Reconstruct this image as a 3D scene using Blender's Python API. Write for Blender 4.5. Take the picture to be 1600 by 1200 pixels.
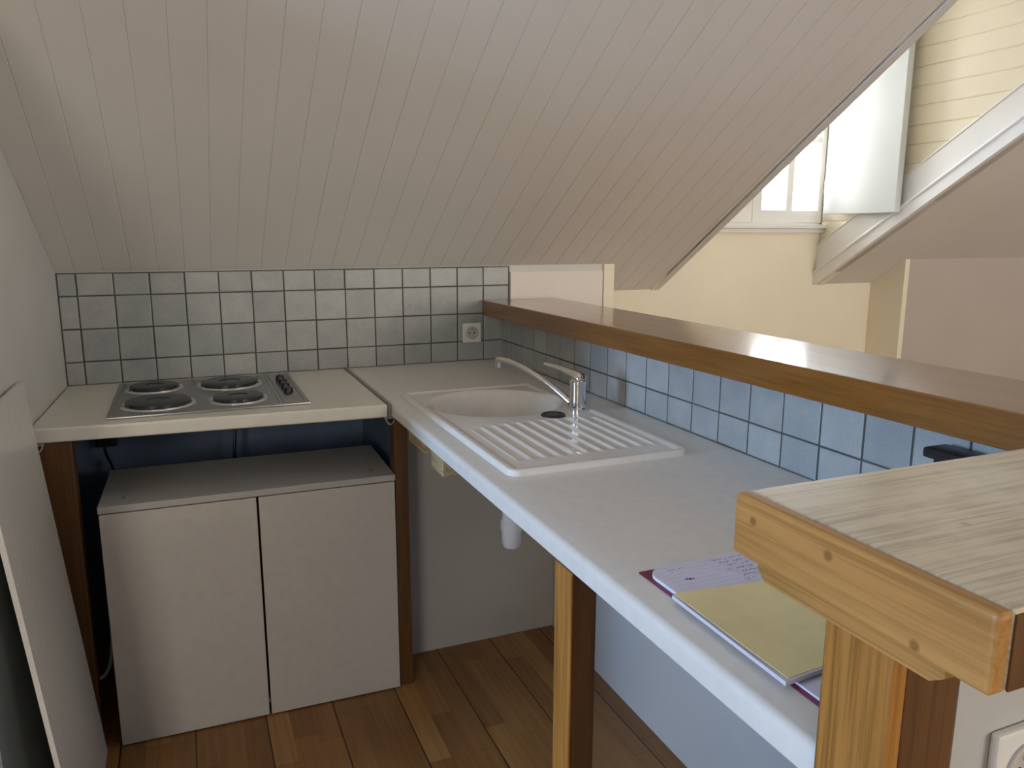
import bpy, bmesh, math, random
from mathutils import Vector, Matrix
random.seed(7)
S = bpy.context.scene
for o in list(bpy.data.objects): bpy.data.objects.remove(o, do_unlink=True)
COL = S.collection

# ------------------------------------------------------------------ camera
cam = bpy.data.cameras.new('camera'); cob = bpy.data.objects.new('camera', cam); COL.objects.link(cob)
YAW, PIT, ROL = 0.3966, 0.1920, 0.0017
ca, sa, cb, sb, cc, sc = math.cos(YAW), math.sin(YAW), math.cos(PIT), math.sin(PIT), math.cos(ROL), math.sin(ROL)
F = Vector((sa*cb, ca*cb, -sb)); r0 = Vector((ca, -sa, 0)); u0 = r0.cross(F)
R = cc*r0 + sc*u0; U = -sc*r0 + cc*u0
m = Matrix((R, U, -F)).transposed().to_4x4()
m.translation = Vector((0.3116, -2.8047, 1.3848))
cob.matrix_world = m
cam.sensor_fit = 'HORIZONTAL'; cam.sensor_width = 36; cam.lens = 1218.5/1600*36; cam.clip_start = 0.02
S.camera = cob

# ------------------------------------------------------------------ exposure, daylight
S.view_settings.view_transform = 'Standard'; S.view_settings.look = 'None'
S.view_settings.gamma = 1.0; S.view_settings.use_curve_mapping = False
S.view_settings.exposure = 0.14
W = bpy.data.worlds.new('sky'); S.world = W; W.use_nodes = True
nt = W.node_tree; nt.nodes.clear()
wo = nt.nodes.new('ShaderNodeOutputWorld'); bg = nt.nodes.new('ShaderNodeBackground')
tc = nt.nodes.new('ShaderNodeTexCoord'); sp = nt.nodes.new('ShaderNodeSeparateXYZ')
nt.links.new(tc.outputs['Generated'], sp.inputs[0])
def sky_ramp(sock, lo, hi, ca_, cb_, first=None):
    mr = nt.nodes.new('ShaderNodeMapRange'); mr.inputs[1].default_value = lo; mr.inputs[2].default_value = hi
    nt.links.new(sock, mr.inputs[0])
    mx = nt.nodes.new('ShaderNodeMix'); mx.data_type = 'RGBA'; mx.inputs[6].default_value = (*ca_, 1)
    if first is None: mx.inputs[7].default_value = (*cb_, 1)
    else: nt.links.new(first, mx.inputs[7])
    nt.links.new(mr.outputs[0], mx.inputs[0]); return mx.outputs[2]
SKY_REAR, SKY_FRONT, SKY_LEFT = (.95, .88, .79), (.93, .95, .96), (1.55, 2.35, 3.6)
c1 = sky_ramp(sp.outputs[1], -.3, .3, SKY_REAR, SKY_FRONT)
c2 = sky_ramp(sp.outputs[0], -.93, -.80, SKY_LEFT, None, c1)
nt.links.new(c2, bg.inputs[0])
bg.inputs[1].default_value = 11.5
nt.links.new(bg.outputs[0], wo.inputs[0])

def portal(name, loc, rot, sx, sy):
    l = bpy.data.lights.new(name, 'AREA'); l.shape = 'RECTANGLE'; l.size = sx; l.size_y = sy
    l.cycles.is_portal = True
    o = bpy.data.objects.new(name, l); COL.objects.link(o); o.location = loc; o.rotation_euler = rot
    return o
H = math.pi/2
portal('dormer_daylight', (2.75, 0.31, 1.93), (-H, 0, 0), 0.96, 1.02)     # emits toward -y
portal('side_window_daylight', (-3.46, -1.95, 1.60), (0, -H, 0), 1.5, .9)  # emits toward +x
portal('rear_fill_daylight', (3.2, -5.26, 1.60), (H, 0, 0), 2.0, 1.4)   # unseen rear window added for fill, emits toward +y
portal('rear_left_fill_daylight', (-1.5, -5.26, 1.55), (H, 0, 0), 1.0, 1.5)  # second unseen rear window, added for fill light

# ------------------------------------------------------------------ materials
def new_mat(name):
    mt = bpy.data.materials.new(name); mt.use_nodes = True
    n = mt.node_tree; b = n.nodes['Principled BSDF']
    return mt, n, b
def N(n, t, **kw):
    x = n.nodes.new(t)
    for k, v in kw.items(): setattr(x, k, v)
    return x
def mixc(n, fac, a, b, mode='MIX'):
    x = N(n, 'ShaderNodeMix', data_type='RGBA', blend_type=mode)
    for i, v in ((0, fac), (6, a), (7, b)):
        if hasattr(v, 'links') or hasattr(v, 'is_output'): n.links.new(v, x.inputs[i])
        else: x.inputs[i].default_value = v if i == 0 else (*v, 1)
    return x.outputs[2]
def coords(n, scale=(1, 1, 1)):
    t = N(n, 'ShaderNodeTexCoord'); mp = N(n, 'ShaderNodeMapping'); mp.inputs[3].default_value = scale
    n.links.new(t.outputs['Object'], mp.inputs[0]); return mp.outputs[0]
def noise(n, vec, scale, detail=4, rough=.5, dist=0):
    x = N(n, 'ShaderNodeTexNoise'); x.inputs['Scale'].default_value = scale; x.inputs['Detail'].default_value = detail
    x.inputs['Roughness'].default_value = rough; x.inputs['Distortion'].default_value = dist
    n.links.new(vec, x.inputs[0]); return x.outputs[0]
def ramp(n, v, stops):
    x = N(n, 'ShaderNodeValToRGB'); e = x.color_ramp.elements
    while len(e) < len(stops): e.new(.5)
    for i, (p, c) in enumerate(stops): e[i].position = p; e[i].color = (*c, 1) if len(c) == 3 else c
    n.links.new(v, x.inputs[0]); return x.outputs[0]
def bump(n, b, v, strength=.2, dist=.002):
    x = N(n, 'ShaderNodeBump'); x.inputs['Strength'].default_value = strength; x.inputs['Distance'].default_value = dist
    n.links.new(v, x.inputs['Height']); n.links.new(x.outputs[0], b.inputs['Normal'])
def paint(name, c, rough=.5, var=.05, scale=3, bumps=.06):
    mt, n, b = new_mat(name); v = coords(n)
    a = noise(n, v, scale); d = tuple(x*(1-var) for x in c); l = tuple(min(1, x*(1+var)) for x in c)
    n.links.new(ramp(n, a, [(.3, d), (.7, l)]), b.inputs['Base Color'])
    b.inputs['Roughness'].default_value = rough
    bump(n, b, noise(n, v, 180, 2), bumps, .001)
    return mt
def plain(name, c, rough=.4, metal=0.0):
    mt, n, b = new_mat(name); v = coords(n)
    a = noise(n, v, 40)
    n.links.new(ramp(n, a, [(.3, tuple(x*.94 for x in c)), (.7, c)]), b.inputs['Base Color'])
    b.inputs['Roughness'].default_value = rough; b.inputs['Metallic'].default_value = metal
    return mt
def wood(name, dark, light, axis=0, rough=.3, knots=(), grain=1.0, coat=0.0, worn_glare=None, cr=.1, freq=26):
    mt, n, b = new_mat(name)
    sc_ = [freq]*3; sc_[axis] = 1.3
    v = coords(n, sc_); v0 = coords(n)
    big = noise(n, v, 1.0, 5, .6, .6)
    s2 = [220, 220, 220]; s2[axis] = 5
    fine = noise(n, coords(n, s2), 1.0, 3, .6)
    c = ramp(n, big, [(.32, dark), (.68, light)])
    pores = ramp(n, fine, [(.38, (1-.42*grain,)*3), (.55, (1, 1, 1))])
    c = mixc(n, 1.0, c, pores, 'MULTIPLY')
    for (kx, ky, kz, kr) in knots:
        vm = N(n, 'ShaderNodeVectorMath', operation='DISTANCE'); n.links.new(v0, vm.inputs[0]); vm.inputs[1].default_value = (kx, ky, kz)
        k = N(n, 'ShaderNodeMapRange'); k.inputs[1].default_value = kr*.45; k.inputs[2].default_value = kr; k.inputs[3].default_value = 1; k.inputs[4].default_value = 0
        n.links.new(vm.outputs['Value'], k.inputs[0])
        c = mixc(n, k.outputs[0], c, tuple(x*.6 for x in dark))
    if worn_glare:  # pale patches mixed into the colour as wear and glare
        w = noise(n, coords(n, (9, 9, 9)), 1.0, 6, .65)
        f = ramp(n, w, [(.45, (0, 0, 0)), (.75, (.8, .8, .8))])
        c = mixc(n, f, c, worn_glare)
    n.links.new(c, b.inputs['Base Color'])
    rr = N(n, 'ShaderNodeMapRange'); rr.inputs[3].default_value = rough-.06; rr.inputs[4].default_value = rough+.12
    n.links.new(fine, rr.inputs[0]); n.links.new(rr.outputs[0], b.inputs['Roughness'])
    b.inputs['Coat Weight'].default_value = coat; b.inputs['Coat Roughness'].default_value = cr; b.inputs['Coat IOR'].default_value = 1.6
    bump(n, b, fine, .06*grain, .0006)
    return mt

M_wall = paint('white_wall_paint', (.64, .635, .61), .6)
M_ceil = paint('board_ceiling_paint', (.70, .675, .63), .45, .03, 2)
M_cream = paint('cream_wall_paint', (.88, .81, .645), .55, .03)
M_trim = paint('white_gloss_trim', (.84, .83, .80), .3, .02)
M_bay = paint('dark_blue_recess', (.12, .18, .28), .6, .2, 5)  # dark blue colour for the faces of the hob bay
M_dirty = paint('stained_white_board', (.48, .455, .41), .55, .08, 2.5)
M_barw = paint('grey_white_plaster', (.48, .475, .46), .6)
M_shut = paint('pale_shutter_paint', (.64, .68, .68), .35, .02)
M_shade = paint('board_shade_grey', (.22, .25, .26), .55, .1)  # shade behind the leaning board put into this grey
M_lam = plain('cream_laminate', (.80, .775, .68), .28)
M_lam2 = plain('white_laminate', (.80, .78, .73), .26)
M_cab = plain('white_cabinet_board', (.60, .565, .51), .45)
M_cabtop = plain('cabinet_top_board', (.50, .49, .46), .4)
M_sink = plain('sink_composite', (.84, .81, .76), .16)
M_chrome = plain('chrome', (.80, .80, .80), .10, 1.0)
M_steel = plain('brushed_steel', (.45, .45, .44), .30, 1.0)
M_iron = plain('dark_iron_plate', (.028, .034, .045), .25)
M_black = plain('black_plastic', (.012, .013, .017), .35)
M_seam = plain('grey_joint_strip', (.22, .205, .19), .35)
M_white = plain('white_plastic', (.80, .79, .75), .3)
M_pvc = plain('white_pvc', (.72, .71, .67), .35)
M_grout = plain('dark_grout', (.085, .085, .075), .8)
M_cablew = plain('pale_cable', (.45, .50, .50), .4)
M_rust = plain('galvanised_hook', (.45, .40, .38), .5, .6)
M_batten = wood('pale_batten', (.40, .31, .15), (.52, .42, .23), 1, .55)
M_maroon = plain('maroon_cover', (.16, .008, .05), .4)
M_paper = plain('white_page', (.78, .77, .92), .6)
M_yellow = plain('yellow_paper', (.92, .81, .42), .55)
M_ink = plain('violet_ink', (.16, .13, .45), .6)
M_stone = paint('grey_outer_jamb', (.32, .34, .38), .8, .1, 12)
M_bar = wood('varnished_oak_bar', (.19, .068, .007), (.28, .11, .014), 1, .28, knots=[(1.46, -.30, 1.13, .035)], grain=.5, coat=.9, cr=.13)
M_slab = wood('worn_oak_with_glare', (.66, .54, .36), (.80, .68, .50), 0, .30, knots=[(.93, -2.36, 1.134, .006)], grain=.8, coat=.25, worn_glare=(.82, .74, .60))  # base and patches lightened to paint gloss glare over worn oak
M_slabend = wood('golden_oak_edge', (.44, .21, .05), (.58, .305, .09), 1, .42,
              knots=[(.799, -2.24, 1.113, .006), (.799, -2.335, 1.116, .0065), (.799, -2.425, 1.080, .006)], grain=.5)
M_post = wood('oak_post', (.34, .14, .024), (.49, .235, .055), 2, .35, grain=.8, freq=70)
M_post_d = wood('dark_oak_post', (.10, .042, .012), (.155, .068, .018), 2, .4, grain=.6, freq=60)
M_plate = wood('oak_bearer', (.40, .19, .045), (.56, .30, .085), 1, .4, grain=.8, freq=60)

def tile_mat():
    mt, n, b = new_mat('glazed_tile'); v = coords(n)
    at = N(n, 'ShaderNodeAttribute', attribute_name='tone')
    c = ramp(n, at.outputs['Fac'], [(0, (.355, .37, .365)), (1, (.44, .45, .435))])
    sp_ = noise(n, v, 300, 3, .7)
    c = mixc(n, 1.0, c, ramp(n, sp_, [(.35, (.84, .86, .88)), (.65, (1.06, 1.05, 1.03))]), 'MULTIPLY')
    c = mixc(n, 1.0, c, ramp(n, noise(n, v, 14, 4), [(.3, (.88, .9, .92)), (.7, (1.08, 1.07, 1.05))]), 'MULTIPLY')
    n.links.new(c, b.inputs['Base Color']); b.inputs['Roughness'].default_value = .38
    bump(n, b, noise(n, v, 60, 2), .15, .002)
    return mt
M_tile = tile_mat()

def floor_mat():
    mt, n, b = new_mat('oak_strip_parquet')
    t = N(n, 'ShaderNodeTexCoord'); s = N(n, 'ShaderNodeSeparateXYZ'); n.links.new(t.outputs['Object'], s.inputs[0])
    def mth(op, a, c=None):
        x = N(n, 'ShaderNodeMath', operation=op)
        for i, q in enumerate((a, c)):
            if q is None: continue
            if isinstance(q, (int, float)): x.inputs[i].default_value = q
            else: n.links.new(q, x.inputs[i])
        return x.outputs[0]
    x_ = mth('SUBTRACT', s.outputs[0], 1.012-19*.19)
    row = mth('FLOOR', mth('DIVIDE', x_, .19/3))
    wn = N(n, 'ShaderNodeTexWhiteNoise', noise_dimensions='1D'); n.links.new(row, wn.inputs['W'])
    yy = mth('ADD', mth('DIVIDE', s.outputs[1], .42), mth('MULTIPLY', wn.outputs[0], 7.3))
    cell = mth('FLOOR', yy)
    cb_ = N(n, 'ShaderNodeCombineXYZ'); n.links.new(row, cb_.inputs[0]); n.links.new(cell, cb_.inputs[1])
    w2 = N(n, 'ShaderNodeTexWhiteNoise', noise_dimensions='2D'); n.links.new(cb_.outputs[0], w2.inputs['Vector'])
    c = ramp(n, w2.outputs[0], [(0, (.25, .115, .034)), (.5, (.30, .142, .043)), (.9, (.35, .172, .054)), (1, (.41, .215, .072))])
    g = noise(n, coords(n, (70, 2.5, 70)), 1.0, 5, .6, .4)
    c = mixc(n, 1.0, c, ramp(n, g, [(.3, (.76, .74, .70)), (.7, (1.12, 1.1, 1.1))]), 'MULTIPLY')
    fx = mth('FRACT', mth('DIVIDE', x_, .19)); gx = mth('LESS_THAN', mth('ABSOLUTE', mth('SUBTRACT', fx, .5)), .490)
    f2 = mth('FRACT', mth('DIVIDE', x_, .19/3)); g2 = mth('LESS_THAN', mth('ABSOLUTE', mth('SUBTRACT', f2, .5)), .488)
    fy = mth('FRACT', yy); gy = mth('LESS_THAN', mth('ABSOLUTE', mth('SUBTRACT', fy, .5)), .4965)
    gy2 = mth('MULTIPLY', gy, g2)
    c = mixc(n, mth('MULTIPLY', mth('SUBTRACT', 1.0, gy2), .35), c, (.06, .025, .01))
    c = mixc(n, mth('SUBTRACT', 1.0, gx), c, (.025, .012, .006))
    n.links.new(c, b.inputs['Base Color']); b.inputs['Roughness'].default_value = .36
    return mt
M_floor = floor_mat()

def glass_mat():
    mt = bpy.data.materials.new('window_glass'); mt.use_nodes = True; n = mt.node_tree; n.nodes.clear()
    o = N(n, 'ShaderNodeOutputMaterial'); t = N(n, 'ShaderNodeBsdfTransparent'); g = N(n, 'ShaderNodeBsdfGlossy'); g.inputs['Roughness'].default_value = .02
    x = N(n, 'ShaderNodeMixShader'); fr = N(n, 'ShaderNodeFresnel'); fr.inputs[0].default_value = 1.3
    n.links.new(fr.outputs[0], x.inputs[0]); n.links.new(t.outputs[0], x.inputs[1]); n.links.new(g.outputs[0], x.inputs[2]); n.links.new(x.outputs[0], o.inputs[0])
    return mt
M_glass = glass_mat()

# ------------------------------------------------------------------ mesh helpers
def obj(name, bm, mat, parent=None, smooth=False):
    bmesh.ops.recalc_face_normals(bm, faces=bm.faces)
    me = bpy.data.meshes.new(name); bm.to_mesh(me); bm.free()
    me.materials.append(mat)
    if smooth:
        for p in me.polygons: p.use_smooth = True
        try: me.set_sharp_from_angle(angle=math.radians(35))
        except Exception: pass
    o = bpy.data.objects.new(name, me); COL.objects.link(o)
    if parent is not None:
        o.parent = parent; o.matrix_parent_inverse = Matrix.Translation(-parent.location)
    return o
def tag(o, label, cat, group=None):
    o['label'] = label; o['category'] = cat
    if group: o['group'] = group
    return o
def thing(name, label, cat, loc, group=None):
    o = bpy.data.objects.new(name, None); COL.objects.link(o); o.location = loc; o.empty_display_size = .05
    return tag(o, label, cat, group)
def struct(o): o['kind'] = 'structure'; return o
def box(bm, x0, x1, y0, y1, z0, z1, bev=0, seg=2, M=None):
    vs = [bm.verts.new((x, y, z)) for x in (x0, x1) for y in (y0, y1) for z in (z0, z1)]
    F_ = [(0, 1, 3, 2), (4, 6, 7, 5), (0, 4, 5, 1), (2, 3, 7, 6), (0, 2, 6, 4), (1, 5, 7, 3)]
    fs = [bm.faces.new([vs[i] for i in f]) for f in F_]
    if bev:
        es = list({e for f in fs for e in f.edges})
        r = bmesh.ops.bevel(bm, geom=es, offset=bev, segments=seg, profile=.6, affect='EDGES')
    if M is not None:
        allv = set(vs) if not bev else None
        if bev: allv = {v for v in bm.verts if v.is_valid and not v.tag}
        for v in allv:
            if v.is_valid: v.co = M @ v.co
    for v in bm.verts: v.tag = True
    return bm
def prism(bm, poly, z0, z1, bev=0, seg=2):
    """poly in xy, extruded in z"""
    a = [bm.verts.new((x, y, z0)) for x, y in poly]; b = [bm.verts.new((x, y, z1)) for x, y in poly]
    n = len(poly); fs = [bm.faces.new(a[::-1]), bm.faces.new(b)]
    for i in range(n): fs.append(bm.faces.new([a[i], a[(i+1) % n], b[(i+1) % n], b[i]]))
    if bev:
        bmesh.ops.bevel(bm, geom=list({e for f in fs for e in f.edges}), offset=bev, segments=seg, profile=.6, affect='EDGES')
    return bm
def extr(bm, pts, vec):
    """closed planar polygon of 3-D points extruded by vec"""
    vec = Vector(vec); a = [bm.verts.new(p) for p in pts]; b = [bm.verts.new(Vector(p)+vec) for p in pts]
    n = len(pts); bm.faces.new(a[::-1]); bm.faces.new(b)
    for i in range(n): bm.faces.new([a[i], a[(i+1) % n], b[(i+1) % n], b[i]])
    return bm
def lathe(bm, prof, c, seg=32, M=None):
    """prof: (r,z) list; c centre"""
    rings = []
    for r, z in prof:
        ring = []
        for i in range(seg):
            a = 2*math.pi*i/seg; p = Vector((r*math.cos(a), r*math.sin(a), z))
            if M is not None: p = M @ p
            ring.append(bm.verts.new(p+Vector(c)))
        rings.append(ring)
    for k in range(len(rings)-1):
        for i in range(seg):
            j = (i+1) % seg; bm.faces.new([rings[k][i], rings[k][j], rings[k+1][j], rings[k+1][i]])
    for ring, fl in ((rings[0], True), (rings[-1], False)):
        bm.faces.new(ring[::-1] if fl else ring)
    return bm
def catmull(P, n=8):
    P = [Vector(p) for p in P]; Q = [2*P[0]-P[1]] + P + [2*P[-1]-P[-2]]; out = []
    for i in range(1, len(Q)-2):
        for k in range(n):
            t = k/n; a, b, c, d = Q[i-1:i+3]
            out.append(.5*((2*b)+(c-a)*t+(2*a-5*b+4*c-d)*t*t+(3*b-a-3*c+d)*t**3))
    out.append(Q[-2]); return out
def tube(bm, P, r, seg=12, smoothn=8, flat=1.0):
    """tube along points; r number or list per control point"""
    C_ = catmull(P, smoothn) if len(P) > 2 else [Vector(p) for p in P]
    n = len(C_)
    if isinstance(r, (int, float)): rr = [r]*n
    else:
        rr = []
        for i in range(n):
            t = i/(n-1)*(len(r)-1); k = min(int(t), len(r)-2); rr.append(r[k]*(1-(t-k))+r[k+1]*(t-k))
    rings = []; up = Vector((0, 0, 1))
    for i in range(n):
        d = (C_[min(i+1, n-1)]-C_[max(i-1, 0)]).normalized()
        s = d.cross(up)
        if s.length < 1e-3: s = d.cross(Vector((0, 1, 0)))
        s.normalize(); t = s.cross(d)
        rings.append([bm.verts.new(C_[i]+rr[i]*(math.cos(2*math.pi*k/seg)*s+flat*math.sin(2*math.pi*k/seg)*t)) for k in range(seg)])
    for a, b in zip(rings, rings[1:]):
        for k in range(seg): bm.faces.new([a[k], a[(k+1) % seg], b[(k+1) % seg], b[k]])
    bm.faces.new(rings[0][::-1]); bm.faces.new(rings[-1]); return bm
B = bmesh.new

# ================================================================== THE ROOM
G0 = 1.26; SL = 0.625                       # ceiling slope: z = G0 - SL*y
def zc(y): return G0 - SL*y
ZF = 2.485; YF = (G0-ZF)/SL                 # flat ceiling height, where the slope meets it
XR = 1.443; XL = -.055
DL, DR = 2.285, 3.21                        # dormer opening
NL, NR = 1.93, 3.565                        # niche below the dormer
YW = .20                                    # dormer / niche back wall

struct(obj('floor', box(B(), -3.6, 5.4, -5.4, .45, -.08, 0), M_floor))

def board_ceiling(bm, x0, x1, ylow, pitch=.0795, off=0.0, gw=.0018, gd=.0018, thick=.05):
    """sloped boarded lining; grooves run up the slope"""
    xs = []; k = math.floor((x0-off)/pitch)
    pts = [(x0, 0)]
    while True:
        k += 1; g = off+k*pitch
        if g > x1-gw: break
        if g > x0+gw: pts += [(g-gw, 0), (g, gd), (g+gw, 0)]
    pts.append((x1, 0))
    nrm = Vector((0, SL, 1)).normalized()
    lo = lambda x, d: Vector((x, ylow, zc(ylow)))+nrm*d
    hi = lambda x, d: Vector((x, YF, ZF))+nrm*d
    A = [bm.verts.new(lo(x, d)) for x, d in pts]; Bv = [bm.verts.new(hi(x, d)) for x, d in pts]
    for i in range(len(pts)-1): bm.faces.new([A[i], A[i+1], Bv[i+1], Bv[i]])
    # back and edges
    a0, a1 = bm.verts.new(lo(x0, thick)), bm.verts.new(lo(x1, thick)); b0, b1 = bm.verts.new(hi(x0, thick)), bm.verts.new(hi(x1, thick))
    bm.faces.new([a0, b0, b1, a1]); bm.faces.new([A[0], Bv[0], b0, a0]); bm.faces.new([A[-1], a1, b1, Bv[-1]])
    bm.faces.new(A+[a1, a0]); bm.faces.new(Bv[::-1]+[b0, b1])
    return bm
struct(obj('ceiling', board_ceiling(B(), -3.5, NL, 0.0, off=.0), M_ceil))
struct(obj('ceiling_beside_dormer', board_ceiling(B(), NL, DL, YW, off=.0), M_ceil))
b = board_ceiling(B(), DR, NR, YW, pitch=9); struct(obj('ceiling_right_of_dormer', b, M_ceil))
b = board_ceiling(B(), NR, 5.3, 0, pitch=9); struct(obj('ceiling_right', b, M_ceil))
b = B(); box(b, -3.5, DL, -5.3, YF, ZF, ZF+.05); box(b, DL, DR, -5.3, YW+.1, ZF, ZF+.05); box(b, DR, 5.3, -5.3, YF, ZF, ZF+.05)
struct(obj('ceiling_flat', b, M_wall))
# edge batten of the ceiling at the dormer opening
nrm = Vector((0, SL, 1)).normalized()
def slope_strip(bm, x0, x1, ya, yb, d0, d1):
    p = [Vector((x0, ya, zc(ya)))+nrm*d0, Vector((x0, yb, zc(yb)))+nrm*d0, Vector((x0, yb, zc(yb)))+nrm*d1, Vector((x0, ya, zc(ya)))+nrm*d1]
    return extr(bm, p, (x1-x0, 0, 0))
b = B(); slope_strip(b, DL-.03, DL+.001, YW, YF, -.004, .0); struct(obj('trim_1', b, M_ceil))

# back wall (tiled above the worktop, dark blue in the open bay under the hob)
wb = struct(obj('wall_back', box(B(), -3.5, NL, .0, .07, .0, zc(0)+.02), M_wall))
b = B(); box(b, XL+.0, .886, -.004, 0.0, 0, .862); obj('recess_facing', b, M_bay, wb)
# knee-wall panel right of the tiles, with its upright trim
obj('white_panel', box(B(), 1.476, 1.882, -.008, 0, .9, 1.236, .002), paint('pale_pink_panel', (.80, .74, .68), .5, .02), wb)
struct(obj('trim_2', box(B(), 1.884, NL, -.014, 0, .0, zc(0)), M_cream))
# niche under the dormer
struct(obj('wall_niche_left', box(B(), NL-.06, NL, 0.071, YW, 0, 1.29), M_cream))
nb = struct(obj('wall_niche', box(B(), NL-.06, NR+.06, YW, YW+.08, 0, 1.405), M_cream))
struct(obj('wall_niche_right', box(B(), NR, NR+.0295, 0.0, YW, 0, 1.275), M_cream))
struct(obj('wall_knee_right', box(B(), NR+.03, 5.3, 0.0, .07, 0, zc(0)+.02), paint('pale_pink_wall', (.50, .44, .39), .6, .03)))

# tiles
def tile_field(bm, tones, org, du, dv, us, vs, nrm_):
    """us, vs: joint positions along du and dv; tiles between them"""
    org, du, dv, nn = Vector(org), Vector(du), Vector(dv), Vector(nrm_)
    j = .0022; e = .0028; h = .0035
    for i in range(len(us)-1):
        for k in range(len(vs)-1):
            u0_, u1_, v0_, v1_ = us[i]+j, us[i+1]-j, vs[k]+j, vs[k+1]-j
            u0_ += random.uniform(-.0006, .0006); u1_ += random.uniform(-.0006, .0006)
            v0_ += random.uniform(-.0006, .0006); v1_ += random.uniform(-.0006, .0006)
            t = random.random(); hh = [h+random.uniform(-.0005, .0005) for _ in range(4)]
            q = [(u0_, v0_), (u1_, v0_), (u1_, v1_), (u0_, v1_)]; q2 = [(u0_+e, v0_+e), (u1_-e, v0_+e), (u1_-e, v1_-e), (u0_+e, v1_-e)]
            a = [bm.verts.new(org+du*x+dv*y+nn*.0) for x, y in q]
            m1 = [bm.verts.new(org+du*x+dv*y+nn*h*.7) for x, y in q]
            c = [bm.verts.new(org+du*x+dv*y+nn*hh[ii]) for ii, (x, y) in enumerate(q2)]
            fs = [bm.faces.new(c)]
            for s in range(4):
                fs.append(bm.faces.new([a[s], a[(s+1) % 4], m1[(s+1) % 4], m1[s]]))
                fs.append(bm.faces.new([m1[s], m1[(s+1) % 4], c[(s+1) % 4], c[s]]))
            tones += [t]*len(fs)
def tiles_obj(name, fields, parent):
    bm = B(); tones = []
    for f in fields: tile_field(bm, tones, *f)
    me = bpy.data.meshes.new(name)
    bmesh.ops.recalc_face_normals(bm, faces=bm.faces)
    bm.to_mesh(me); bm.free(); me.materials.append(M_tile)
    at = me.attributes.new('tone', 'FLOAT', 'FACE')
    for i, t in enumerate(tones): at.data[i].value = t
    o = bpy.data.objects.new(name, me); COL.objects.link(o); o.parent = parent
    return o
P_ = .105; ZT = 1.185
us = [XL+.002]+[k*P_ for k in range(0, 15)]
vs = [.9, ZT-2*P_, ZT-P_, ZT, 1.256]
obj('grout', box(B(), XL, 1.474, -.0015, 0, .9, 1.258), M_grout, wb)
tiles_obj('tile_field', [((0, -.001, 0), (1, 0, 0), (0, 0, 1), us, vs, (0, -1, 0))], wb)

# bar wall (low, tiled towards the sink) and its return under the near slab
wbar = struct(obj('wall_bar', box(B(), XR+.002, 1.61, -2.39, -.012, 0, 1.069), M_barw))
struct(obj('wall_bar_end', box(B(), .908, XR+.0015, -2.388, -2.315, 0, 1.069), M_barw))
obj('grout', box(B(), XR, XR+.002, -2.31, -.012, .9, 1.069), M_grout, wbar)
usr = [.006]+[.096+m_*P_ for m_ in range(0, 21)]+[2.305]
tiles_obj('tile_field', [((XR+.001, 0, 0), (0, -1, 0), (0, 0, 1), usr, [.9, ZT-2*P_-.001, 1.068], (-1, 0, 0))], wbar)

# left partition, slightly out of square, top follows the slope
def wl(y): return XL + .034*y
YP = -1.15
b = B()
lv = []
for x_off in (0, -.075):
    lv.append([b.verts.new((wl(y)+x_off, y, z)) for y, z in ((-.001, 0), (YP, 0), (YP, zc(YP)-.002), (-.001, zc(0)-.002))])
b.faces.new(lv[0]); b.faces.new(lv[1][::-1])
for i in range(4): b.faces.new([lv[0][i], lv[1][i], lv[1][(i+1) % 4], lv[0][(i+1) % 4]])
wlft = struct(obj('wall_left', b, M_wall))
b = B(); extr(b, [(wl(0)+.001, -.006, 0), (wl(-.6)+.001, -.6, 0), (wl(-.6)+.001, -.6, .862), (wl(0)+.001, -.006, .862)], (.003, 0, 0)); obj('recess_facing', b, M_bay, wlft)

# outer walls of the rest of the attic (openings for the side window and two added rear ones)
b = B(); box(b, -3.5, -3.42, -5.3, -2.4, 0, ZF); box(b, -3.5, -3.42, -1.5, .07, 0, ZF); box(b, -3.5, -3.42, -2.4, -1.5, 0, .85); box(b, -3.5, -3.42, -2.4, -1.5, 2.35, ZF)
struct(obj('wall_far_left', b, M_wall))
b = B(); box(b, -3.5, -2.0, -5.3, -5.22, 0, ZF); box(b, -1.0, 2.2, -5.3, -5.22, 0, ZF); box(b, 4.2, 5.3, -5.3, -5.22, 0, ZF); box(b, 2.2, 4.2, -5.3, -5.22, 0, .9); box(b, 2.2, 4.2, -5.3, -5.22, 2.3, ZF)
box(b, -2.0, -1.0, -5.3, -5.22, 0, .8); box(b, -2.0, -1.0, -5.3, -5.22, 2.3, ZF)
struct(obj('wall_rear', b, M_wall))
struct(obj('wall_far_right', box(B(), 5.22, 5.3, -5.22, .07, 0, ZF), M_cream))
def simple_window(name, x0, x1, y0, y1, z0, z1, along):
    fr = B(); t = .05; mid = .02
    if along == 'y':
        for a, c in ((y0, y0+t), (y1-t, y1), ((y0+y1)/2-mid, (y0+y1)/2+mid)): box(fr, x0, x1, a, c, z0, z1)
        for a, c in ((z0, z0+t), (z1-t, z1)): box(fr, x0+.004, x1-.004, y0, y1, a, c)
        w = struct(obj(name, fr, M_trim)); obj('pane', box(B(), (x0+x1)/2-.002, (x0+x1)/2+.002, y0+.02, y1-.02, z0+.02, z1-.02), M_glass, w)
    else:
        for a, c in ((x0, x0+t), (x1-t, x1), ((x0+x1)/2-mid, (x0+x1)/2+mid)): box(fr, a, c, y0, y1, z0, z1)
        for a, c in ((z0, z0+t), (z1-t, z1)): box(fr, x0, x1, y0+.004, y1-.004, a, c)
        w = struct(obj(name, fr, M_trim)); obj('pane', box(B(), x0+.02, x1-.02, (y0+y1)/2-.002, (y0+y1)/2+.002, z0+.02, z1-.02), M_glass, w)
simple_window('window_2', -3.48, -3.44, -2.4, -1.5, .85, 2.35, 'y')
simple_window('fill_window_left', -2.0, -1.0, -5.28, -5.24, .8, 2.3, 'x')  # unseen rear left window, added to light the room
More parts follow.
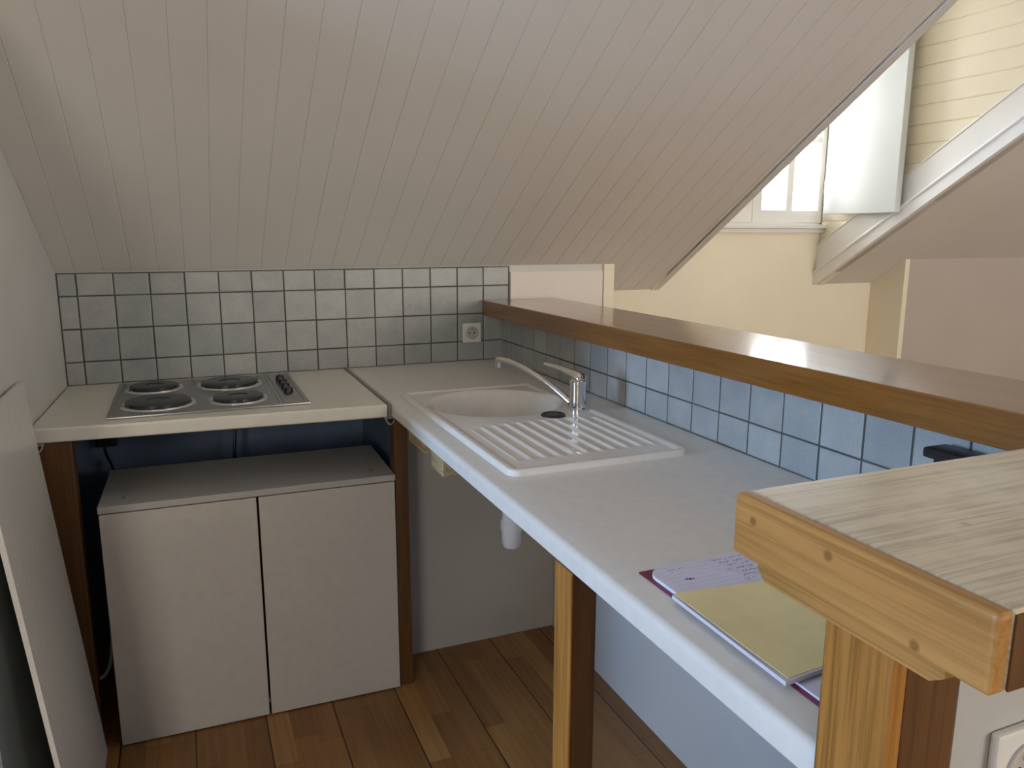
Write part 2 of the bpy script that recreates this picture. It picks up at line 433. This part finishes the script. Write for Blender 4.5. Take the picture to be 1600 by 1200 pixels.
simple_window('fill_window_right', 2.2, 4.2, -5.28, -5.24, .9, 2.3, 'x')  # unseen rear right window, added to light the room

# ------------------------------------------------------------------ dormer
# right cheek: horizontal boards (real V-grooves), left cheek the same
def cheek(name, x, sgn):
    bm = B(); zs = [0]; gz = [.489+1.185-.078*k for k in range(12, -15, -1)]
    prof = [(1.13, 0)]
    for z in sorted(gz):
        if 1.14 < z < ZF-.01: prof += [(z-.004, 0), (z, .0045), (z+.004, 0)]
    prof.append((ZF, 0))
    # cheek outline: below the slope line it is hidden, so run the boards down to the slope line
    pl_, pr_ = [], []
    def yz(z): return min(YW, (G0-z)/SL)       # y on the slope at height z (front edge)
    for z, d in prof:
        pl_.append(bm.verts.new((x+sgn*d, YW, z))); pr_.append(bm.verts.new((x+sgn*d, yz(z)-.0, z)))
    for i in range(len(prof)-1):
        if (pl_[i].co-pr_[i].co).length < 1e-5:
            bm.faces.new([pl_[i], pl_[i+1], pr_[i+1]])
        else: bm.faces.new([pl_[i], pl_[i+1], pr_[i+1], pr_[i]])
    geo = bmesh.ops.extrude_face_region(bm, geom=list(bm.faces))
    for v in geo['geom']:
        if isinstance(v, bmesh.types.BMVert): v.co.x = x+sgn*.04
    return struct(obj(name, bm, M_cream))
cheek('wall_dormer_right', DR, 1)
cheek('wall_dormer_left', DL, -1)
# skirting board that follows the slope up the right cheek, with its bead
b = B()
yt = YW; ytop = YF
extr(b, [(DR, yt, zc(yt)-.0), (DR, ytop, zc(ytop)), (DR, ytop, ZF), (DR, ytop+.19/SL, ZF), (DR, yt, zc(yt)+.19)], (-.016, 0, 0))
struct(obj('trim_3', b, M_trim))
b = B()
extr(b, [(DR-.0165, yt, zc(yt)-.004), (DR-.0165, ytop, zc(ytop)-.004), (DR-.0165, ytop, zc(ytop)+.05), (DR-.0165, yt, zc(yt)+.05)], (-.014, 0, 0))
struct(obj('trim_4', b, M_trim))
b = B(); tube(b, [(DR-.031, yt, zc(yt)+.056), (DR-.031, ytop, zc(ytop)+.056)], .0075, 8); struct(obj('trim_5', b, M_trim))
b = B(); tube(b, [(DR-.014, yt, zc(yt)+.192), (DR-.014, ytop, zc(ytop)+.192)], .006, 8); struct(obj('trim_6', b, M_trim))
# dormer front wall over/around the window
ZS, ZH = 1.425, 2.42
b = B(); box(b, DL-.05, 2.29, YW+.001, YW+.08, 1.405, ZF); box(b, 3.232, DR+.06, YW+.001, YW+.08, 1.405, ZF); box(b, 2.29, 3.232, YW+.001, YW+.08, ZH, ZF)
struct(obj('wall_dormer_front', b, M_cream))
# window_1 : double casement
w1 = struct(obj('window_1', (lambda b: (box(b, 2.292, 2.32, YW+.01, YW+.06, ZS, ZH), box(b, 3.205, 3.232, YW+.01, YW+.06, ZS, ZH), box(b, 2.292, 3.232, YW+.01, YW+.06, ZH-.03, ZH), box(b, 2.292, 3.232, YW+.01, YW+.06, ZS, ZS+.008), b)[-1])(B()), M_trim))
def casement(x0, x1, rs=.025):
    f = B(); y0, y1 = YW+.002, YW+.045; zb, zt = ZS+.008, ZH-.03; st = .05; mid = (x0+x1-rs+.025)/2+.012
    box(f, x0, x0+st, y0, y1, zb, zt, .003); box(f, x1-rs, x1, y0, y1, zb, zt, .003)
    box(f, x0+.02, x1-.01, y0+.001, y1, zb, zb+.058, .003); box(f, x0+.02, x1-.01, y0+.001, y1, zt-.05, zt, .003)
    box(f, mid-.019, mid+.019, y0+.006, y1-.004, zb, zt, .003)
    for zz in (1.822, 2.16): box(f, x0+.02, x1-.01, y0+.007, y1-.005, zz-.012, zz+.012, .002)
    c = obj('casement', f, M_trim, w1)
    obj('pane', box(B(), x0+.02, x1-.02, YW+.022, YW+.026, zb+.03, zt-.03), M_glass, c)
casement(2.322, 2.785, .155); casement(2.789, 3.204)
obj('sill', box(B(), 2.29, 3.235, YW-.035, YW+.01, 1.405, 1.425, .004), M_trim, w1)
obj('sill_moulding', box(B(), 2.29, 3.235, YW-.018, YW+.001, 1.385, 1.405, .003), M_trim, w1)
obj('outer_jamb', box(B(), 3.234, 3.30, YW+.082, YW+.16, 1.40, ZH), M_stone, w1)

# inner shutter folded back along the cheek
sh = thing('window_shutter', 'white painted inner shutter folded open against the boarded dormer side', 'shutter', (3.155, -.08, 1.471))
b = B(); box(b, 3.140, 3.172, -.285, .125, 1.471, 2.40, .003)
obj('shutter_panel', b, M_shut, sh)
for z in (1.60, 2.2):
    b2 = B(); tube(b2, [(3.158, .135, z-.035), (3.158, .135, z+.035)], .008, 10); obj('hinge', b2, M_steel, sh)

# ================================================================== KITCHEN
# ---- left worktop (hob side)
wt = thing('hob_worktop', 'cream laminate worktop holding the hob, set across the left wall corner', 'worktop', (.36, -.3, .862))
b = prism(B(), [(wl(0)+.002, -.005), (wl(-.6)+.003, -.603), (.826, -.655), (.826, -.005)], .862, .90, .006, 3)
obj('board', b, M_lam, wt)
b = prism(B(), [(.8265, -.006), (.8265, -.657), (.8365, -.657), (.8365, -.006)], .861, .9012, .001, 1)
obj('joint_strip', b, M_seam, wt)
# ---- right worktop with sink cut-out
HX0, HX1, HY0, HY1 = .905, 1.31, -1.395, -.545
wr = thing('sink_worktop', 'long white laminate worktop running along the tiled bar wall with inset sink', 'worktop', (1.14, -1.1, .865))
bm = B()
X0, X1, Y0, Y1, ZB_, ZTp = .837, XR-.003, -2.312, -.005, .866, .90
xs = [X0+.012, HX0, HX1, X1]; ys = [Y0, HY0, HY1, Y1]
def vtx(x, y, z, cache={}):
    k = (round(x, 5), round(y, 5), round(z, 5))
    if k not in cache or not cache[k].is_valid: cache[k] = bm.verts.new((x, y, z))
    return cache[k]
for i in range(3):
    for j in range(3):
        if i == 1 and j == 1: continue
        for z in (ZTp, ZB_): bm.faces.new([vtx(xs[i], ys[j], z), vtx(xs[i+1], ys[j], z), vtx(xs[i+1], ys[j+1], z), vtx(xs[i], ys[j+1], z)])
for (xa, ya, xb, yb) in ((HX0, HY0, HX1, HY0), (HX1, HY0, HX1, HY1), (HX1, HY1, HX0, HY1), (HX0, HY1, HX0, HY0)):
    bm.faces.new([vtx(xa, ya, ZTp), vtx(xb, yb, ZTp), vtx(xb, yb, ZB_), vtx(xa, ya, ZB_)])
# rounded nosing along the front
arc = [(X0+.012, ZTp)]+[(X0+.012-.012*math.sin(a), ZTp-.012+.012*math.cos(a)) for a in (math.pi/8, math.pi/4, 3*math.pi/8, math.pi/2)]+[(X0, ZB_), (X0+.012, ZB_)]
for j in range(3):
    for (xa, za), (xb, zb) in zip(arc, arc[1:]):
        bm.faces.new([vtx(xa, ys[j], za), vtx(xb, ys[j], zb), vtx(xb, ys[j+1], zb), vtx(xa, ys[j+1], za)])
for y in (Y0, Y1):
    bm.faces.new([vtx(x, y, z) for x, z in arc])
    for i in range(3): bm.faces.new([vtx(xs[i], y, ZTp), vtx(xs[i+1], y, ZTp), vtx(xs[i+1], y, ZB_), vtx(xs[i], y, ZB_)])
for j in range(3): bm.faces.new([vtx(X1, ys[j], ZTp), vtx(X1, ys[j+1], ZTp), vtx(X1, ys[j+1], ZB_), vtx(X1, ys[j], ZB_)])
obj('board', bm, M_lam2, wr, smooth=True)
b = B(); box(b, .868, .905, -.875, -.72, .806, .8655, .003); obj('batten', b, M_batten, wr)
b = B(); box(b, .868, .905, -1.035, -.935, .790, .8655, .003); obj('batten', b, M_batten, wr)

# ---- sink
SX0, SX1, SY0, SY1 = .886, 1.331, -1.42, -.525
BX, BY, BR = 1.112, -.762, .184
sk = thing('sink', 'white moulded inset sink with round bowl and ribbed drainer', 'sink', (1.108, -.97, .9))
def sst(a, b_, x):
    t = max(0, min(1, (x-a)/(b_-a))); return t*t*(3-2*t)
def sink_z(x, y):
    cx, cy, hx, hy, r = (SX0+SX1)/2, (SY0+SY1)/2, (SX1-SX0)/2, (SY1-SY0)/2, .03
    qx, qy = abs(x-cx)-hx+r, abs(y-cy)-hy+r
    d = math.hypot(max(qx, 0), max(qy, 0))+min(max(qx, qy), 0)-r       # negative inside
    z = -.004+.016*sst(0.0005, .010, -d)                                # lip up to +.012
    z -= .004*sst(.018, .034, -d)+.005*sst(-1.0, -.6, y)*sst(0.0005, .010, -d)                                       # field a little lower than the rim
    rb = math.hypot(x-BX, y-BY)
    if rb < BR+.012:
        z -= .006*(1-sst(BR, BR+.012, rb))
        z -= .140*(1-sst(BR*.70, BR+.002, rb))**.9
    # ribs
    ys_, ye_ = -1.035-.0*x, -1.345
    if SX0+.045 < x < SX1-.03 and ye_ < y < -1.0:
        ph = (x-(SX0+.052))/.0345
        st = -1.045 - .035*math.cos((x-1.11)/.2*1.4)*(-1)
        en = sst(0, .02, -(y-st+0))*sst(0, .03, y-ye_)
        if 0 <= ph <= 10.2:
            z += en*(.0042*max(0, math.cos(2*math.pi*(ph)))**1.2 - .0015)
    # faint dish between drainer and bowl
    z -= .002*sst(.0, .05, -abs(x-1.11)+.15)*sst(0, .05, -abs(y+1.19)+.12)*0
    return z
bm = B(); NX, NY = 230, 450
grid = [[bm.verts.new((SX0+(SX1-SX0)*i/NX, SY0+(SY1-SY0)*j/NY, .9+sink_z(SX0+(SX1-SX0)*i/NX, SY0+(SY1-SY0)*j/NY))) for j in range(NY+1)] for i in range(NX+1)]
for i in range(NX):
    for j in range(NY): bm.faces.new([grid[i][j], grid[i+1][j], grid[i+1][j+1], grid[i][j+1]])
o = obj('basin', bm, M_sink, sk); 
for p in o.data.polygons: p.use_smooth = True
b = B(); lathe(b, [(.0, 0), (.036, 0), (.036, .003), (.028, .0045), (.006, .003), (.0, .003)][1:5], (BX, BY, .9-.1425)); obj('bowl_strainer', b, M_steel, sk, True)
b = B(); lathe(b, [(.0335, 0), (.0335, .003), (.030, .0055), (.022, .0055), (.019, .0025), (.004, .002)], (1.192, -.987, .9075)); obj('drain_plug', b, M_black, sk, True)
b = B(); lathe(b, [(.017, 0), (.016, .003), (.010, .004), (.003, .004)], (1.192, -.987, .9097)); obj('plug_cap', b, plain('brown_plug_cap', (.10, .075, .06), .5), sk, True)
b = B(); box(b, 1.195, 1.235, BY+.168, BY+.176, .868, .892, .003); obj('overflow_grille', b, M_white, sk)

# ---- tap
tp = thing('mixer_tap', 'chrome single lever mixer tap mounted at the rear edge of the white sink', 'tap', (1.281, -.955, .908))
b = B(); lathe(b, [(.027, 0), (.027, .006), (.0235, .009), (.0225, .06), (.0235, .072), (.0235, .082), (.018, .088), (.006, .090)], (1.281, -.955, .9085), 32); obj('tap_body', b, M_chrome, tp, True)
b = B(); tube(b, [(1.268, -.938, .928), (1.235, -.885, .965), (1.195, -.818, 1.000), (1.165, -.768, 1.018), (1.146, -.738, 1.023), (1.138, -.722, 1.021)], [.0135, .0105, .0095, .009, .0095, .0095], 16, 8, .8); obj('spout', b, M_chrome, tp, True)
b = B(); tube(b, [(1.1395, -.724, 1.024), (1.1395, -.724, .999)], .0105, 16); obj('aerator', b, M_chrome, tp, True)
b = B(); tube(b, [(1.288, -.966, .990), (1.283, -.956, 1.001), (1.268, -.932, 1.011), (1.245, -.895, 1.021), (1.224, -.862, 1.026)], [.021, .0235, .014, .0095, .007], 16, 8, .55); obj('lever', b, M_chrome, tp, True)

# ---- hob
hb = thing('electric_hob', 'stainless electric hob with four dark plates set in the cream worktop', 'hob', (.36, -.31, .90))
b = B(); box(b, .098, .624, -.566, -.055, .8995, .9065, .004, 2); obj('hob_plate', b, M_steel, hb, True)
b = B()
for (x0_, x1_, y0_, y1_) in ((.105, .113, -.558, -.063), (.540, .546, -.558, -.063), (.552, .556, -.558, -.063), (.609, .617, -.558, -.063)): b = box(B(), x0_, x1_, y0_, y1_, .9062, .9085, .001); obj('raised_trim', b, M_steel, hb)
for (cx, cy, r) in ((.222, -.432, .094), (.205, -.185, .078), (.425, -.200, .094), (.435, -.447, .078)):
    b = B(); lathe(b, [(r-.008, .0), (r-.008, .0115), (r-.012, .0135), (r*.36, .0135), (r*.34, .0115), (.004, .0115)], (cx, cy, .9065), 48); pb = obj('hot_plate', b, M_iron, hb, True)
    b = B(); lathe(b, [(r+.006, 0), (r+.003, .0045), (r-.003, .0055), (r-.0075, .003), (r-.0075, .0005)], (cx, cy, .9063), 48); obj('plate_rim', b, M_chrome, pb, True)
for ky in (-.17, -.245, -.32, -.395):
    b = B(); lathe(b, [(.014, 0), (.014, .005), (.0115, .014), (.003, .015)], (.583, ky, .9065), 24); box(b, .5805, .5855, ky-.012, ky+.012, .9185, .9235, .001)
    obj('knob', b, M_black, hb, True)

# ---- loose cabinet standing under the hob worktop
cab = thing('base_cabinet', 'low white two-door cabinet standing loose under the hob worktop', 'cabinet', (.457, -.45, 0))
ang = -.019; Mc = Matrix.Translation((.066, -.637, 0)) @ Matrix.Rotation(ang, 4, 'Z')
def cbox(name, x0, x1, y0, y1, z0, z1, mat, bev=.0015, parent=cab):
    bm_ = B(); box(bm_, x0, x1, y0, y1, z0, z1, bev, 1)
    bmesh.ops.transform(bm_, matrix=Mc, verts=bm_.verts)
    return obj(name, bm_, mat, parent)
CW = .775
b = B(); box(b, 0, .018, .02, .35, 0.001, .669); box(b, CW-.018, CW, .02, .35, 0.001, .669); box(b, .018, CW-.018, .344, .35, 0.001, .669); box(b, .018, CW-.018, .02, .345, .03, .046); box(b, .39-.009, .39+.009, .24, .344, .046, .669)
bmesh.ops.transform(b, matrix=Mc, verts=b.verts); obj('body', b, M_cab, cab)
cbox('top_panel', -.002, CW+.002, .0, .352, .6695, .688, M_cabtop)
cbox('door', .0, .3873, .0005, .0185, .004, .6665, M_cab)
cbox('door', .3935, CW, .0005, .0185, .004, .6665, M_cab)
for sx in (.055, CW-.055):
    bm_ = B(); lathe(bm_, [(.006, 0), (.006, .0012), (.003, .0016)], (sx, .065, .688), 16); bmesh.ops.transform(bm_, matrix=Mc, verts=bm_.verts); obj('screw_cap', bm_, M_seam, cab)

# ---- boxing behind the sink bay
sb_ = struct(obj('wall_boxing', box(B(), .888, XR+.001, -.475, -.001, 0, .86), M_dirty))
obj('recess_facing', box(B(), .885, .888, -.474, -.002, 0, .861), M_bay, sb_)

# ---- wooden supports
def support(name, x0, x1, y0, y1, z1, mat, label, cat='post'):
    return tag(obj(name, box(B(), x0, x1, y0, y1, 0, z1, .003), mat), label, cat)
support('worktop_post', wl(-.6)+.004, .019, -.598, -.545, .8605, M_post_d, 'dark brown wooden post under the left end of the hob worktop')
support('worktop_post', .845, .886, -.640, -.585, .8605, M_post_d, 'reddish brown wooden post under the joint of the two worktops')
def edged_post(name, x0, x1, y0, y1, z1, e, label):
    t = thing(name, label, 'post', ((x0+x1)/2, (y0+y1)/2, 0))
    obj('post_core', box(B(), x0+e, x1, y0, y1, 0, z1, .002), M_post_d, t)
    obj('edge_strip', box(B(), x0, x0+e-.0002, y0-.0005, y1, 0, z1, .003), M_post, t)
    return t
edged_post('worktop_post', .832, .878, -1.80, -1.742, .8655, .004, 'post with bright orange edge and dark brown side under the sink worktop')
edged_post('bar_post', .822, .905, -2.390, -2.316, 1.0545, .018, 'thick golden oak post with dark brown front carrying the near end of the slab')
b = B(); extr(b, [(.806, -2.447, 1.072), (.806, -2.243, 1.072), (.806, -2.243, 1.065), (.806, -2.253, 1.055), (.806, -2.435, 1.055), (.806, -2.447, 1.063)], (.135, 0, 0)); tag(obj('bearer_plate', b, M_plate), 'thin chamfered oak bearer plate between golden post and thick slab', 'bearer plate')

# ---- bar
b = prism(B(), [(1.358, -.018), (1.663, -.018), (1.655, -2.2105), (1.405, -2.2105)], 1.0725, 1.132, .003, 2)
tag(obj('oak_bar', b, M_bar), 'long varnished oak bar lying on the tiled low wall', 'bar')
sl = thing('oak_slab', 'thick worn golden oak slab with pale glare in its colour, closing the near end of the bar', 'bar', (1.2, -2.35, 1.0725))
b = B(); box(b, .8145, 1.66, -2.4855, -2.212, 1.0725, 1.134, .004, 3); obj('slab', b, M_slab, sl)
obj('front_strip', box(B(), .8155, 1.66, -2.4875, -2.4857, 1.074, 1.131), M_post_d, sl)
b = B(); box(b, .799, .8150, -2.486, -2.2115, 1.072, 1.1342, .005, 3); obj('edge_strip', b, M_slabend, sl)

# ---- wall sockets
def socket(label, c, w, Mx):
    """built facing -y at the origin, then moved by Mx"""
    s = thing('wall_socket', label, 'socket', c)
    def fin(bm_, name, mat, par=None, smooth=False):
        bmesh.ops.translate(bm_, vec=Vector(c), verts=bm_.verts)
        o_ = obj(name, bm_, mat, s, smooth); return o_
    Rm = Matrix.Rotation(math.pi/2, 4, 'X')
    h_ = w/2
    bm_ = B(); box(bm_, -h_, h_, -.009, 0, -h_, h_, .003, 2)
    fin(bm_, 'plate', M_white)
    bm_ = B(); r = w*.29
    lathe(bm_, [(r+.003, 0), (r+.003, .0028), (r, .0034), (r-.0015, .0002), (.002, .0002)], (0, -.009, 0), 32, Rm); fin(bm_, 'socket_well', plain('socket_well_plastic', (.52, .50, .46), .4), smooth=True)
    bm_ = B(); tube(bm_, [(0, -.009, r*.55), (0, -.017, r*.55)], .0026, 10); fin(bm_, 'earth_pin', M_steel)
    for sx in (-1, 1):
        bm_ = B(); lathe(bm_, [(.003, 0), (.003, .0006)], (sx*.0095, -.0092, 0), 12, Rm); fin(bm_, 'pin_hole', M_black)
    return s
socket('small white wall socket on the tiles beside the corner of the bar', (1.3145, -.0055, 1.008), .074, None)
socket('white wall socket on the plain wall under the near oak slab', (.998, -2.3885, .900), .084, None)

# ---- hooks under the worktop edge
def hook(label, c, s=1):
    bm_ = B(); x, y, z = c
    tube(bm_, [(x-.012*s, y, z), (x-.010*s, y-.010, z-.012), (x, y-.014, z-.020), (x+.012*s, y-.010, z-.010), (x+.010*s, y, z-.001)], .0022, 8)
    box(bm_, x-.016, x+.016, y-.004, y+.001, z-.006, z+.0, .001)
    tag(obj('metal_bracket', bm_, M_rust), label, 'bracket', None)
hook('small bent metal bracket under the left end of the hob worktop edge', (wl(-.6)+.018, -.5995, .8612))
hook('small bent metal bracket under the worktop joint above the reddish post', (.833, -.6425, .8612))

# ---- waste pipe under the sink
dp = thing('waste_trap', 'white plastic waste trap hanging below the sink bowl', 'waste trap', (BX+.01, BY-.02, .51))
bx_, by_ = BX+.03, BY-.06
b = B(); lathe(b, [(.019, .60), (.019, .757)], (bx_, by_, 0), 20); obj('pipe', b, M_pvc, dp, True)
b = B(); lathe(b, [(.010, .480), (.024, .484), (.029, .497), (.030, .535), (.033, .537), (.033, .562), (.029, .567), (.027, .615), (.020, .622)], (bx_, by_, 0), 24); obj('trap_cup', b, M_pvc, dp, True)
b = B(); tube(b, [(bx_+.02, by_, .605), (bx_+.10, by_, .607), (bx_+.16, by_+.05, .60), (bx_+.18, by_+.24, .59)], .016, 12); obj('outlet_pipe', b, M_pvc, dp, True)

# ---- cables and plug in the bay
b = B(); tube(b, [(.452, -.10, .862), (.447, -.10, .80), (.432, -.11, .70), (.42, -.12, .55), (.40, -.14, .3), (.38, -.15, .006)], .0055, 10)
tag(obj('power_cable', b, M_black), 'black power cable hanging from the hob behind the white cabinet', 'cable')
b = B(); tube(b, [(.050, -.06, .66), (.045, -.12, .55), (.052, -.30, .45), (.052, -.44, .30), (.046, -.50, .20), (.026, -.535, .165), (-.005, -.54, .18), (-.03, -.50, .25), (-.038, -.40, .38)], .005, 10)
tag(obj('pale_cable', b, M_cablew), 'pale grey cable looping down beside the left side of the white cabinet', 'cable')
jb = thing('plug_cluster', 'dark plug and adaptor on the blue wall left behind the cabinet', 'plug', (.045, -.006, .71))
b = B(); box(b, .012, .075, -.05, -.006, .70, .77, .006); obj('adaptor', b, M_black, jb)
b = B(); lathe(b, [(.020, 0), (.020, .03), (.012, .045), (.006, .05)], (.045, -.05, .735), 20, Matrix.Rotation(math.pi/2, 4, 'X')); obj('plug', b, M_black, jb, True)
b = B(); tube(b, [(.045, -.10, .735), (.046, -.115, .70), (.060, -.09, .63), (.055, -.05, .50), (.050, -.03, .25), (.05, -.03, .006)], .0045, 8); obj('plug_lead', b, M_black, jb)

# ---- leaning board, with dark sheets for the shade behind it
bl = obj('left_shade_panel', box(B(), 0, .005, -1.149, -.66, 0, .80), M_shade)  # added dark sheet, paints the board's shade on the wall
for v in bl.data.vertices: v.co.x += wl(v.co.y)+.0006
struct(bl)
struct(obj('alcove_shade_panel', box(B(), -3.41, wl(-1)-.09, -.03, -.001, 0, 1.25), M_shade))  # added dark sheet, paints the gloom beyond the partition
lb = tag(obj('leaning_board', (lambda b: extr(b, [(-.062, -.655, 1.032), (.030, -.638, .001), (.021, -.638, .001), (-.073, -.655, 1.030)], (0, -.478, 0)))(B()), M_lam2),
         'white board leaning against the left wall in front of the worktop', 'board')

# ---- black object on the worktop under the bar
bk = thing('container', 'black container at the near end of the worktop, mostly hidden by the slab', 'container', (1.375, -2.05, .90))
b = B(); box(b, 1.385, 1.428, -2.15, -1.960, .9005, 1.022, .010, 3); obj('container_body', b, M_black, bk, True)
b = B(); box(b, 1.388, 1.425, -2.14, -1.964, 1.0225, 1.034, .002); box(b, 1.378, 1.430, -2.145, -1.950, 1.0345, 1.052, .006, 2); obj('container_lid', b, M_black, bk, True)

# ---- notebook and yellow pad
nbk = thing('notebook', 'open notebook with maroon cover and handwritten page under the yellow pad', 'notebook', (1.0, -2.1, .9))
def rrect(x0, x1, y0, y1, r, corners):
    P = []
    for (cx, cy, a0, key) in ((x1-r, y1-r, 0, 'ne'), (x0+r, y1-r, 90, 'nw'), (x0+r, y0+r, 180, 'sw'), (x1-r, y0+r, 270, 'se')):
        if key in corners:
            for k in range(6): a = math.radians(a0+90*k/5); P.append((cx+r*math.cos(a), cy+r*math.sin(a)))
        else: P.append((cx+(r if 'e' in key else -r), cy+(r if 'n' in key else -r)))
    return P
def rot2(bm_, a, c):
    bmesh.ops.rotate(bm_, verts=bm_.verts, cent=Vector((*c, .9)), matrix=Matrix.Rotation(a, 3, 'Z'))
NA = -.03
b = prism(B(), rrect(.890, 1.115, -2.285, -1.901, .01, ()), .9002, .9022); obj('cover', b, M_maroon, nbk)
b = prism(B(), rrect(.896, 1.112, -2.09, -1.907, .028, ('nw',)), .9023, .9070); pg = obj('page_block', b, M_paper, nbk)
b = prism(B(), rrect(.896, 1.112, -2.281, -2.092, .012, ('sw',)), .9023, .9050); obj('page_block', b, M_paper, nbk)
def stroke(bm_, pts, z, w):
    for (xa, ya), (xb, yb) in zip(pts, pts[1:]):
        d = Vector((xb-xa, yb-ya))
        if d.length < 1e-6: continue
        nn = Vector((-d.y, d.x)).normalized()*w
        bm_.faces.new([bm_.verts.new(p) for p in ((xa-nn.x, ya-nn.y, z), (xb-nn.x, yb-nn.y, z), (xb+nn.x, yb+nn.y, z), (xa+nn.x, ya+nn.y, z))])
def scribble(bm_, x0, x1, y, amp, z=.9073, w=.0005):
    x = x0; pts = []
    while x < x1:
        pts.append((x, y+random.uniform(-amp, amp))); x += random.uniform(.0012, .003)
        if random.random() < .14: stroke(bm_, pts, z, w); pts = []; x += .003
    stroke(bm_, pts, z, w)
b = B()
for k in range(7): scribble(b, 1.005+.005*(k % 3), 1.098, -1.918-.0115*k, .0026)
scribble(b, .925, .955, -1.922, .0015); scribble(b, .925, .940, -1.931, .0015); scribble(b, .930, .946, -1.957, .004, w=.001)
obj('handwriting', b, M_ink, pg)
b = B()
for k in range(15): stroke(b, [(.905, -1.915-.011*k), (1.108, -1.915-.011*k)], .90715, .00025)
obj('ruled_lines', b, plain('ruled_line_violet', (.50, .48, .78), .6), pg)
pad = thing('notepad', 'yellow paper pad lying across the open notebook', 'notepad', (.97, -2.1, .907))
outl = [(.884, -1.997), (1.055, -2.016), (1.098, -2.196), (.882, -2.214)]
b = prism(B(), [(.880, -1.999), (1.056, -2.018), (1.100, -2.198), (.876, -2.218)], .9075, .9125); obj('pages', b, plain('pad_edge', (.66, .64, .72), .6), pad)
# top sheet: slightly curled along its left edge
bm = B(); n1, n2 = 14, 14; g = []
for i in range(n1+1):
    row = []
    for j in range(n2+1):
        u_, v_ = i/n1, j/n2
        p = (Vector(outl[0])*(1-u_)+Vector(outl[1])*u_)*(1-v_)+(Vector(outl[3])*(1-u_)+Vector(outl[2])*u_)*v_
        z = .9128+.004*max(0, math.sin(v_*math.pi))*max(0, 1-u_*3)+.0006*math.sin(7*u_+3*v_)+.0007
        row.append(bm.verts.new((p.x-.006*math.sin(v_*math.pi)*max(0, 1-u_*3), p.y, z)))
    g.append(row)
for i in range(n1):
    for j in range(n2): bm.faces.new([g[i][j], g[i+1][j], g[i+1][j+1], g[i][j+1]])
ge = bmesh.ops.extrude_face_region(bm, geom=list(bm.faces))
for v in ge['geom']:
    if isinstance(v, bmesh.types.BMVert): v.co.z -= .0006
obj('top_sheet', bm, M_yellow, pad, True)
